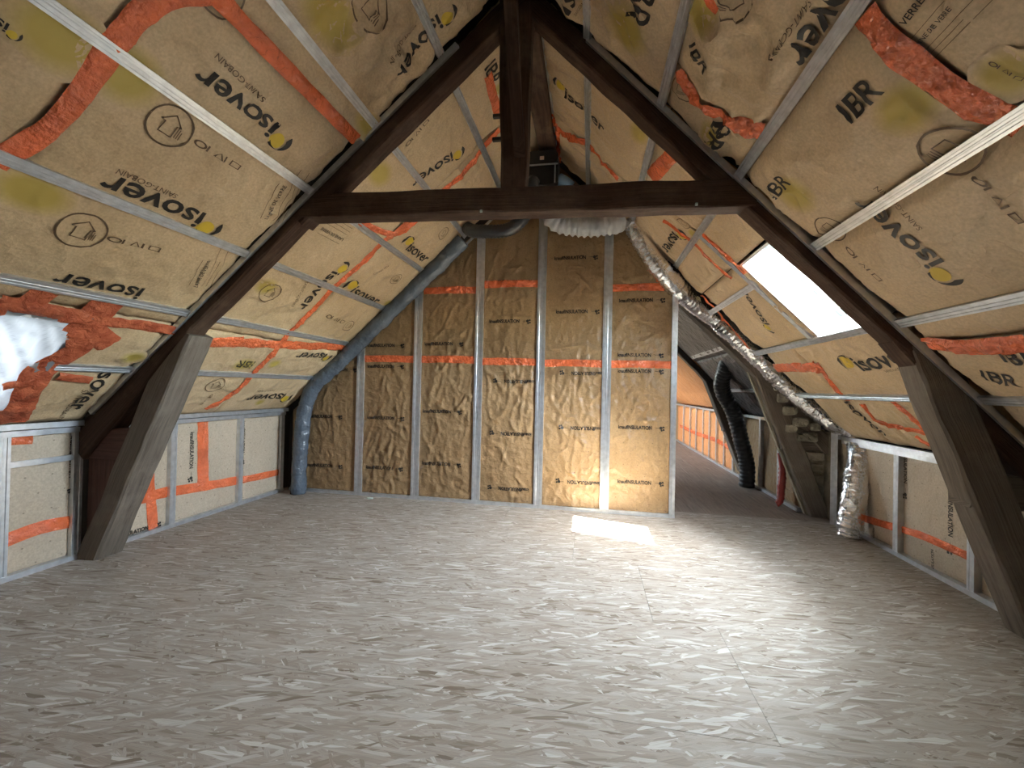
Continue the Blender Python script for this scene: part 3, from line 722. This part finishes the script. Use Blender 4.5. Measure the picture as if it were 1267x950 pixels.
# ------------------------------------------------------------------ back partition
ztop = lambda x: min(zl(x), zr(x))-.02
vs = []
for yy in (4.03, 4.09): vs += [(-3.14, yy, 0), (.75, yy, 0), (.75, yy, ztop(.75)), (XRIDGE, yy, ZRIDGE-.03), (-3.14, yy, ztop(-3.14))]
wb = mesh('wall_back', vs, [(0, 1, 2, 3, 4), (9, 8, 7, 6, 5)]+[(i, i+5, (i+1) % 5+5, (i+1) % 5) for i in range(5)], M_DARKBACK)
struct(wb, 'back partition of steel studs and creased brown insulation')
PB = []
for i in range(len(BX)-1):
    x0, x1 = BX[i], BX[i+1]; top = max(ztop(x0), ztop(x1))
    zs = [0.02]+[z for z in (1.375, 2.06) if z < min(ztop(x0+.05), ztop(x1-.05))-.15 and not (z > 2 and i in (3, 4))]+[None]
    for z0, z1 in zip(zs[:-1], zs[1:]):
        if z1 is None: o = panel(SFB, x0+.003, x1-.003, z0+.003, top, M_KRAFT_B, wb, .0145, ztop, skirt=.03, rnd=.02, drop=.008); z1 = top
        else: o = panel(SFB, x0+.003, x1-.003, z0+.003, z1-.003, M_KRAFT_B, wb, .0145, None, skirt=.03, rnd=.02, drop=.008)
        PB.append((x0, x1, z0, z1, o))
for x in BX[1:-1]: sweep('steel_stud', DSTUD, (x, YB-.002, .01), (x, YB-.002, ztop(x)), (0, -1, 0), M_STEEL, wb)
sweep('steel_stud', STUD, (.735, YB-.004, .01), (.735, YB-.004, 2.06), (0, -1, 0), M_STEEL, wb)
sweep('bottom_rail', RAIL, (-3.08, YB-.006, .016), (.76, YB-.006, .016), (0, -1, 0), M_STEEL, wb)
sweep('sloping_rail', FLAT, (-2.93, YB-.02, zl(-2.93)-.07), (-.95, YB-.02, zl(-.95)-.07), (0, -1, 0), M_STEEL, wb)
for i, (a, z, b) in enumerate([(-2.28, 1.385, -1.71), (-1.67, 1.385, -1.085), (-1.04, 1.37, -.485), (-.44, 1.362, .125), (.17, 1.358, .71), (-1.64, 2.065, -1.09), (-1.03, 2.115, -.49), (.175, 2.055, .71)]):
    tape(SFB, wb, [(a, z), ((a+b)/2, z+.004), (b, z-.002)], .068, None, False, 100+i*3.1, .004)
def wallprint(sf, panels, c, wd, dirn, flower=True):
    p = sf.px(*c) if isinstance(c[0], int) else sf.P(*c); hs = host(sf, p, panels)
    vs, ts = glyphs('knaufINSULATION', 0.032)
    place(sf, 'printed_lettering', vs, ts, p-dirn*wd*.62, dirn, wd*.86, wd*1.05, M_INK, hs, .003)
    if flower: place(sf, 'printed_flower', FLOWER[0], FLOWER[1], p+dirn*wd*.47, dirn, wd*.042, wd*.042, M_INK, hs, .003)
XP, XN = Vector((1, 0, 0)), Vector((-1, 0, 0))
for pts, dr in [([(402, 515), (402, 576), (420, 457)], XP), ([(478, 427), (478, 453), (478, 517), (476, 579)], XP), ([(550, 425), (548, 509), (547, 574), (553, 357)], XP),
                ([(632, 397), (634, 348)], XP), ([(634, 472), (630, 537), (627, 605)], XN), ([(716, 385), (714, 318)], XP), ([(718, 462), (717, 530), (713, 597)], XN), ([(796, 371), (794, 439), (794, 459), (795, 529), (794, 597)], XP)]:
    for c in pts: wallprint(SFB, PB, c, .34, dr)

# ------------------------------------------------------------------ knee walls
wl = boxes('wall_left', [(XL-.16, XL-.10, YREAR, YEND, -.1, 1.0)], M_DARKBACK); struct(wl, 'low left wall of steel frames and taped insulation')
wr = boxes('wall_right', [(XR+.13, XR+.19, YREAR, YEND, -.1, 1.0)], M_DARKBACK); struct(wr, 'low right wall of steel frames and taped insulation')
PKL, PKR, PKF = [], [], []
def kn(lst, sf, par, a0, a1, b0, b1, m=M_KRAFT_S, st=.025, **k): lst.append((a0, a1, b0, b1, panel(sf, a0+.003, a1-.003, b0, b1, m, par, st, **k)))
for a0, a1 in [(YREAR, .3), (.3, 1.17), (1.17, 1.775), (1.775, 2.115), (2.33, 2.732), (2.732, 3.372), (3.372, 3.92)]: kn(PKL, SKL, wl, a0, a1, .02, .81, st=(.1 if a1 < 1 else .025), skirt=.05)
for a0, a1 in [(YREAR, .6), (.6, 1.65), (1.65, 2.25), (2.25, 2.847), (2.847, 3.45), (3.45, 4.03)]: kn(PKR, SKR, wr, a0, a1, .02, .73, st=(.1 if a1 < 1.6 else .025), skirt=.05)
KY = [4.60, 4.95, 5.45, 6.0, 6.4, 6.8, 7.2, 7.6, 8.0, 8.5, 9.0, 9.6, YEND]
for a0, a1 in zip(KY[:-1], KY[1:]): kn(PKF, SKF, wr, a0, a1, .02, .80, M_PINK if a0 > 6.1 else M_KRAFT_B, .04, skirt=.05)
for yy in KY[1:-1]: sweep('steel_stud', STUD, (1.978, yy, .01), (1.978, yy, .82), (-1, 0, 0), M_STEEL, wr)
sweep('top_rail', RAIL, (1.97, 4.5, .83), (1.97, YEND, .83), (-1, 0, 0), M_STEEL, wr)
sweep('bottom_rail', RAIL, (1.97, 4.5, .012), (1.97, YEND, .012), (-1, 0, 0), M_STEEL, wr)
tape(SKF, wr, [(6.45, .33), (7.5, .36), (8.5, .34), (10.0, .36)], .07, None, False, 7.7)
for yy in (.55, 1.17, 1.775, 2.115, 2.732, 3.372, 3.90): sweep('steel_stud', STUD, (XL, yy, .015), (XL, yy, .80), (1, 0, 0), M_STEEL, wl)
for y0, y1 in ((.3, 2.135), (2.30, 3.93)):
    sweep('bottom_rail', RAIL, (XL+.004, y0, .014), (XL+.004, y1, .014), (1, 0, 0), M_STEEL, wl)
    sweep('top_rail', RAIL, (XL+.006, y0, .806), (XL+.006, y1, .806), (1, 0, 0), M_STEEL, wl)
    sweep('angle_rail', RAIL, (XL+.035, y0, .846), (XL+.035, y1, .846), (1, 0, 0), M_STEEL, wl)
sweep('cross_rail', RAIL, (XL-.004, 1.79, .635), (XL-.004, 2.10, .635), (1, 0, 0), M_STEEL, wl)
for yy in (1.65, 2.25, 2.847, 3.45): sweep('steel_stud', STUD, (XR, yy, .015), (XR, yy, .72), (-1, 0, 0), M_STEEL, wr)
sweep('bottom_rail', RAIL, (XR-.004, .3, .014), (XR-.004, 4.06, .014), (-1, 0, 0), M_STEEL, wr)
sweep('top_rail', RAIL, (XR-.006, .3, .722), (XR-.006, 4.10, .722), (-1, 0, 0), M_STEEL, wr)
sweep('angle_rail', RAIL, (XR-.035, .3, .758), (XR-.035, 4.10, .758), (-1, 0, 0), M_STEEL, wr)
boxes('infill_board', [(2.155, 2.175, 4.04, 4.41, 0, .78)], M_PLASTER, wr)
post = sweep('steel_post', STUD, (2.09, 4.12, .0), (2.09, 4.12, .86), (-.5, -1, 0), M_STEEL, wr)
YP, YN, ZP, ZN = Vector((0, 1, 0)), Vector((0, -1, 0)), Vector((0, 0, 1)), Vector((0, 0, -1))
for i, (pts, wd) in enumerate([([(2.33, .27), (2.6, .275), (2.72, .275)], .075), ([(2.745, .27), (3.0, .25), (3.36, .225)], .075), ([(3.385, .22), (3.6, .21), (3.90, .20)], .065), ([(2.565, .72), (2.57, .4), (2.61, .03)], .075), ([(2.99, .80), (3.0, .5), (3.01, .27)], .10),
                               ([(1.79, .22), (1.95, .245), (2.10, .235)], .075), ([(1.80, .775), (1.90, .77)], .06)]): tape(SKL, wl, pts, wd, None, False, 130+i*3, .004)
for i, (pts, wd) in enumerate([([(4.0, .13), (3.7, .16), (3.47, .185)], .055), ([(3.43, .19), (3.2, .21), (2.87, .205)], .05), ([(2.82, .20), (2.7, .205), (2.4, .2)], .05), ([(2.6, .12), (2.45, .12)], .05)]): tape(SKR, wr, pts, wd, None, False, 160+i*3, .004)
for c, wd, dr in [((2.90, .50), .34, ZN), ((3.42, .55), .34, ZN), ((2.10, .58), .30, ZN)]: wallprint(SKL, PKL, c, wd, dr)
wallprint(SKL, PKL, (2.50, .05), .3, YP); wallprint(SKL, PKL, (3.16, .09), .02, YP); wallprint(SKL, PKL, (2.02, .34), .03, YP)
for c, wd, dr in [((3.02, .36), .34, ZN), ((3.40, .60), .34, ZN), ((3.15, .10), .22, ZP), ((3.72, .07), .16, ZP)]: wallprint(SKR, PKR, c, wd, dr)

# end walls close the attic
wf = mesh('wall_front', [(-3.4, YREAR, -.1), (2.5, YREAR, -.1), (2.5, YREAR, .6), (XRIDGE, YREAR, 3.9), (-3.4, YREAR, .6), (-3.4, YREAR-.1, -.1), (2.5, YREAR-.1, -.1), (2.5, YREAR-.1, .6), (XRIDGE, YREAR-.1, 3.9), (-3.4, YREAR-.1, .6)],
          [(0, 1, 2, 3, 4), (9, 8, 7, 6, 5)]+[(i, i+5, (i+1) % 5+5, (i+1) % 5) for i in range(5)], M_REAR); struct(wf, 'gable wall behind the viewer')
we = mesh('wall_end', [(-3.4, YEND, -.1), (2.5, YEND, -.1), (2.5, YEND, .6), (XRIDGE, YEND, 3.9), (-3.4, YEND, .6), (-3.4, YEND+.1, -.1), (2.5, YEND+.1, -.1), (2.5, YEND+.1, .6), (XRIDGE, YEND+.1, 3.9), (-3.4, YEND+.1, .6)],
          [(0, 1, 2, 3, 4), (9, 8, 7, 6, 5)]+[(i, i+5, (i+1) % 5+5, (i+1) % 5) for i in range(5)], M_REAR); struct(we, 'far gable wall at the end of the passage')

# ------------------------------------------------------------------ roof trusses
def truss(y0, skew, label, first=False, seed=0):
    t = empty('roof_truss', (XRIDGE, y0, 0), label, 'roof truss', 'roof trusses')
    Y = lambda x: y0+skew*x
    nL, nR = SFL.n, SFR.n
    def pl(side, x, h, dy):
        sf = SFL if side < 0 else SFR
        p = sf.P(Y(x)+dy, x, h); return p
    def raft(side, x0, x1, d0, d1, th, nm, m, sd, hin=-.02):
        A = [pl(side, x0, hin, 0), pl(side, x0, hin, th), pl(side, x0, d0, th), pl(side, x0, d0, 0)]
        B = [pl(side, x1, hin, 0), pl(side, x1, hin, th), pl(side, x1, d1, th), pl(side, x1, d1, 0)]
        if side < 0: A.reverse(); B.reverse()
        return timber(nm, A, B, m, t, 26, .0028, .008, sd+seed)
    MR = M_WOOD if first else M_WOODG
    raft(-1, -.42, -1.72, .085, .085, .115, 'rafter', MR, 1); raft(-1, -1.66, -2.42, .055, .06, .125, 'rafter', M_WOODG if not first else M_WOOD, 2); raft(-1, -2.40, -3.20, .055, .17, .13, 'rafter', MR, 3)
    raft(1, -.38, .74, .085, .085, .115, 'rafter', MR, 4); raft(1, .68, 1.53, .06, .05, .125, 'rafter', M_WOODG if not first else M_WOOD, 5); raft(1, 1.47, 2.22, .05, .12, .13, 'rafter', MR, 6)
    def leg(x0, x1, zt, wd, th, sd, s):
        A = [(x0, Y(x0), -.002), (x0, Y(x0)+th, -.002), (x0+s*wd, Y(x0)+th, -.002), (x0+s*wd, Y(x0), -.002)]
        B = [(x1, Y(x1), zt), (x1, Y(x1)+th, zt+.0), (x1+s*wd, Y(x1)+th, zt+.06), (x1+s*wd, Y(x1), zt+.06)]
        if s > 0: A.reverse(); B.reverse()
        return timber('leg', A, B, M_WOODG, t, 16, .0035, .010, sd+seed)
    leg(-2.985, -2.36, 1.395, .15, .165, 7, -1); leg(2.02, 1.50, 1.36, .165, .15, 8, 1)
    zb, zt = 2.083, 2.213
    tie = timber('tie_beam', [(-1.78, Y(-1.78)-.004, zb), (-1.78, Y(-1.78)+.11, zb), (-1.78, Y(-1.78)+.11, zt), (-1.78, Y(-1.78)-.004, zt)][::-1],
                 [(.80, Y(.8)-.004, zb-.022), (.80, Y(.8)+.11, zb-.022), (.80, Y(.8)+.11, zt-.012), (.80, Y(.8)-.004, zt-.012)][::-1], M_WOOD, t, 24, .004, .007, 9+seed)
    kp = timber('king_post', [(-.497, Y(-.5)+.002, zt-.03), (-.365, Y(-.4)+.002, zt-.03), (-.365, Y(-.4)+.10, zt-.03), (-.497, Y(-.5)+.10, zt-.03)],
                [(-.53, Y(-.5)+.002, 3.28), (-.34, Y(-.4)+.002, 3.28), (-.34, Y(-.4)+.10, 3.28), (-.53, Y(-.5)+.10, 3.28)], M_WOOD, t, 14, .003, .006, 10+seed)
    # blocking pieces between leg, rafter and wall
    for s, xi, xo, z0, z1 in ((-1, -2.72, -3.20, .62, .815), (1, 1.78, 2.22, .60, .76)):
        A = [(xi, Y(xi)+.02, z0), (xi, Y(xi)+.15, z0), (xi, Y(xi)+.15, z1), (xi, Y(xi)+.02, z1)]; B = [(xo, Y(xo)+.02, z0), (xo, Y(xo)+.15, z0), (xo, Y(xo)+.15, z1), (xo, Y(xo)+.02, z1)]
        if s > 0: A.reverse(); B.reverse()
        timber('sole_tie', A, B, M_WOODR if s < 0 else M_WOODG, t, 8, .004, .008, 11+seed+s)
    if first:
        def tri(nm, pts, ya, yb, m):
            vs = [(x, Y(x)+ya, z) for x, z in pts]+[(x, Y(x)+yb, z) for x, z in pts]
            return mesh(nm, vs, [(0, 1, 2, 3), (7, 6, 5, 4)]+[(i, i+4, (i+1) % 4+4, (i+1) % 4) for i in range(4)], m, t, False, [(v[2], v[0]) for v in vs])
        tri('infill_board', [(-3.11, 0), (-3.06, 0), (-2.76, .63), (-3.11, .63)], .05, .12, M_WOODR)
        for sf, xs in ((SFL, (-.75, -3.02)), (SFR, (-.05, 2.05))):            # thin steel angle along the front top edge
            a, b = xs
            sweep('edge_rail', [(-.009, 0), (.009, 0), (.009, -.03), (-.009, -.03)], sf.P(Y(a)-.012, a, .010), sf.P(Y(b)-.012, b, .010), sf.n, M_STEEL, t)
        timber('brace', [(-.425, 2.165, 2.44), (-.365, 2.165, 2.44), (-.365, 2.235, 2.36), (-.425, 2.235, 2.36)], [(-.42, 1.60, 3.25), (-.36, 1.60, 3.25), (-.36, 1.72, 3.25), (-.42, 1.72, 3.25)], M_WOOD, t, 8, .003, .006, 15)
        for z in (2.50, 2.63): boxes('iron_peg', [(-.56, -.49, Y(-.5)+.04, Y(-.5)+.06, z-.009, z+.009)], M_BLACK, t)
        for x, z in ((.515, 2.075), (-.60, 2.078)):
            b = boxes('screw_head', [(x-.006, x+.006, Y(x)-.012, Y(x)-.003, z-.006, z+.006)], M_WINFRAME, t)
        boxes('rail_clip', [(-2.67, -2.63, 2.125, 2.15, 1.245, 1.29)], M_STEEL, t)
    return t
t1 = truss(2.262, .047, 'dark oak roof truss spanning the room with tie beam and king post', True)
t2 = truss(4.34, 0.0, 'weathered grey truss beside the passage opening behind the partition', seed=31)
t3 = truss(6.10, 0.0, 'shadowed black truss leg farthest inside the passage', seed=57)
# laths and stones packed between the second truss leg and its rafter
for k in range(11):
    z = .10+k*.105; x0 = 2.01-(z/1.36)*.50+.10; x1 = min(2.13, XR+(ZR-z)/SR-.06) if z > ZR else 2.13
    if x1-x0 > .03:
        timber('lath', [(x0, 4.365, z), (x0, 4.40, z), (x0, 4.40, z+.075), (x0, 4.365, z+.075)][::-1], [(x1, 4.365, z-.01), (x1, 4.40, z-.01), (x1, 4.40, z+.065), (x1, 4.365, z+.065)][::-1], M_PLASTER, t2, 3, .006, .008, k)
fi = mesh('infill_panel', [(2.20, 4.41, 0), (2.0, 4.41, 0), (1.46, 4.41, 1.40), (2.20, 4.41, .66), (2.20, 4.45, 0), (2.0, 4.45, 0), (1.46, 4.45, 1.40), (2.20, 4.45, .66)], [(0, 1, 2, 3), (7, 6, 5, 4)]+[(i, i+4, (i+1) % 4+4, (i+1) % 4) for i in range(4)], M_PLASTER, t2)
def rock(name, c, s, m, parent=None, sd=0):
    bm = bmesh.new(); bmesh.ops.create_icosphere(bm, subdivisions=2, radius=1)
    for v in bm.verts:
        q = v.co.copy(); q = Vector([math.copysign(abs(x)**.45, x) for x in q]); q *= 1+.22*noise.noise(q*1.7+Vector((sd, 0, 0)))
        v.co = Vector((q.x*s[0], q.y*s[1], q.z*s[2]))+Vector(c)
    me = bpy.data.meshes.new(name); bm.to_mesh(me); bm.free(); return link(name, me, m, parent)
k = 0
for px_, py_, sx, sz in [(968, 492, .04, .035), (976, 508, .05, .035), (989, 522, .05, .035), (978, 530, .035, .03), (1000, 540, .05, .035), (1008, 528, .03, .03), (962, 478, .03, .03), (992, 541, .035, .025)]:
    r = FW+(px_-CX)/F*RT-(py_-CY)/F*UP; p = CAM+r*(4.35/r.y)
    st = rock('stone', p, (sx*1.35, .05, sz*1.3), M_STONE, t2, k*3.3); k += 1

# ------------------------------------------------------------------ ducts, fan, small things
def at(x, y, Y): r = FW+(x-CX)/F*RT-(y-CY)/F*UP; return CAM+r*(Y/r.y)
def duct(name, label, pts, r, m, **k):
    o = tube(name, pts, r, m, None, **k); return tag(o, label, 'duct', 'ventilation ducts')
hh = lambda x, h, y: SFL.P(y, x, h)
duct('sheathed_duct', 'dark grey plastic-wrapped duct down the left corner of the back partition',
     [hh(-1.24, .045, 3.85), hh(-1.5, .05, 3.86), hh(-2.0, .05, 3.86), hh(-2.45, .055, 3.86), (-2.70, 3.86, 1.135), (-2.82, 3.86, .93), (-2.875, 3.86, .55), (-2.89, 3.86, .006)], .072, M_PLASTIC, crink=.010, seed=2, step=.018)
duct('flexible_duct', 'dark looped flexible duct hanging under the tie beam, left of the partition centre',
     [(-1.15, 3.79, 2.60), (-1.08, 3.74, 2.55), (-.93, 3.69, 2.52), (-.74, 3.68, 2.525), (-.60, 3.66, 2.62), (-.56, 3.62, 2.73)], .058, M_BLACKDUCT, rib=.004, ribl=.03, crink=.003, seed=4)
duct('flexible_duct', 'pale grey sagging flexible duct below the fan box at the tie beam',
     [(-.36, 3.60, 2.80), (-.37, 3.64, 2.66), (-.28, 3.68, 2.56), (-.03, 3.70, 2.525), (.15, 3.72, 2.55), (.22, 3.76, 2.58)], .085, M_GREYDUCT, rib=.010, ribl=.05, crink=.007, seed=6)
rp = [(.32, 3.83, 2.62), at(806, 318, 3.85), at(828, 346, 3.90), at(850, 367, 4.06)]
for p in [(882, 392), (912, 417), (945, 447), (970, 473), (1000, 499), (1030, 521)]:
    r = FW+(p[0]-CX)/F*RT-(p[1]-CY)/F*UP; o = SFR.P(0, 0, -.036); q = CAM+r*((o-CAM).dot(SFR.n)/r.dot(SFR.n)); rp.append(q)
rp += [(2.17, 4.06, .83), (2.185, 3.92, .68), (2.13, 3.86, .48), (2.07, 3.80, .25), (2.03, 3.79, .006)]
duct('foil_duct', 'crumpled silver foil duct running down the right slope to the floor', rp, .086, M_FOIL, rib=.005, ribl=.04, crink=.010, seed=8, seg=22)
duct('black_duct', 'thick black flexible duct standing in the passage by the far truss', [at(905, 432, 5.0), at(898, 455, 5.2), at(893, 480, 5.4), at(908, 512, 5.5), at(917, 545, 5.5), (1.87, 5.52, .25), (1.87, 5.52, .002)], .085, M_BLACKDUCT, rib=.006, ribl=.05, crink=.004, seed=9)
rs = tube('red_hose', [(1.92, 4.75, .52), (1.93, 4.72, .38), (1.90, 4.66, .2), (1.87, 4.62, .06), (1.84, 4.62, .03)], .032, M_RED, None, 12, .02, .004, .04, .008, 3)
tag(rs, 'dark red plastic hose hanging beside the passage wall', 'hose')

# fan box under the ridge
fan_ = empty('fan_unit', (-.42, 3.60, 2.82), 'black ventilation fan box hanging behind the king post', 'fan unit')
def rbox(name, x0, x1, y0, y1, z0, z1, rad, m, parent):
    n = 5; prof = []
    for cx, cz, a0 in ((x1-rad, z1-rad, 0), (x0+rad, z1-rad, 90), (x0+rad, z0+rad, 180), (x1-rad, z0+rad, 270)):
        prof += [(cx+rad*math.cos(math.radians(a0+90*k/n)), cz+rad*math.sin(math.radians(a0+90*k/n))) for k in range(n+1)]
    N = len(prof); vs = [(x, y0, z) for x, z in prof]+[(x, y1, z) for x, z in prof]
    return mesh(name, vs, [tuple(range(N)), tuple(range(2*N-1, N-1, -1))]+[(k, k+N, (k+1) % N+N, (k+1) % N) for k in range(N)], m, parent)
rbox('casing', -.57, -.30, 3.58, 3.80, 2.86, 3.06, .03, M_BLACK, fan_)
rbox('lid', -.575, -.30, 3.56, 3.80, 3.03, 3.14, .05, M_BLACK, fan_)
boxes('frame_bar', [(-.58, -.30, 3.555, 3.565, 3.015, 3.025), (-.33, -.32, 3.555, 3.565, 2.86, 3.02), (-.58, -.57, 3.555, 3.565, 2.86, 3.02)], M_STEEL, fan_)
boxes('sticker', [(-.455, -.42, 3.556, 3.56, 3.06, 3.09)], M_LABEL, fan_)
tube('spigot', [(-.30, 3.66, 2.93), (-.25, 3.66, 2.90), (-.20, 3.67, 2.86)], .055, M_BLUE, fan_, 16, .02)
tube('spigot', [(-.50, 3.57, 2.90), (-.52, 3.56, 2.85), (-.54, 3.58, 2.79)], .052, M_BLACKDUCT, fan_, 16, .02)
boxes('hanger_strap', [(-.45, -.435, 3.66, 3.67, 3.12, 3.20)], M_STEEL, fan_)
duct('grey_stub_duct', 'short grey flexible duct leaving the right side of the fan box', [(-.17, 3.68, 2.835), (-.12, 3.70, 2.80), (-.02, 3.78, 2.76), (.08, 3.83, 2.78)], .055, M_GREYDUCT, rib=.004, ribl=.03, crink=.004, seed=11)

sc = rock('paper_scrap', (-2.10, 3.86, .008), (.03, .012, .008), M_WINFRAME, None, 4.0); tag(sc, 'tiny crumpled white scrap on the floor by the back partition', 'scrap')
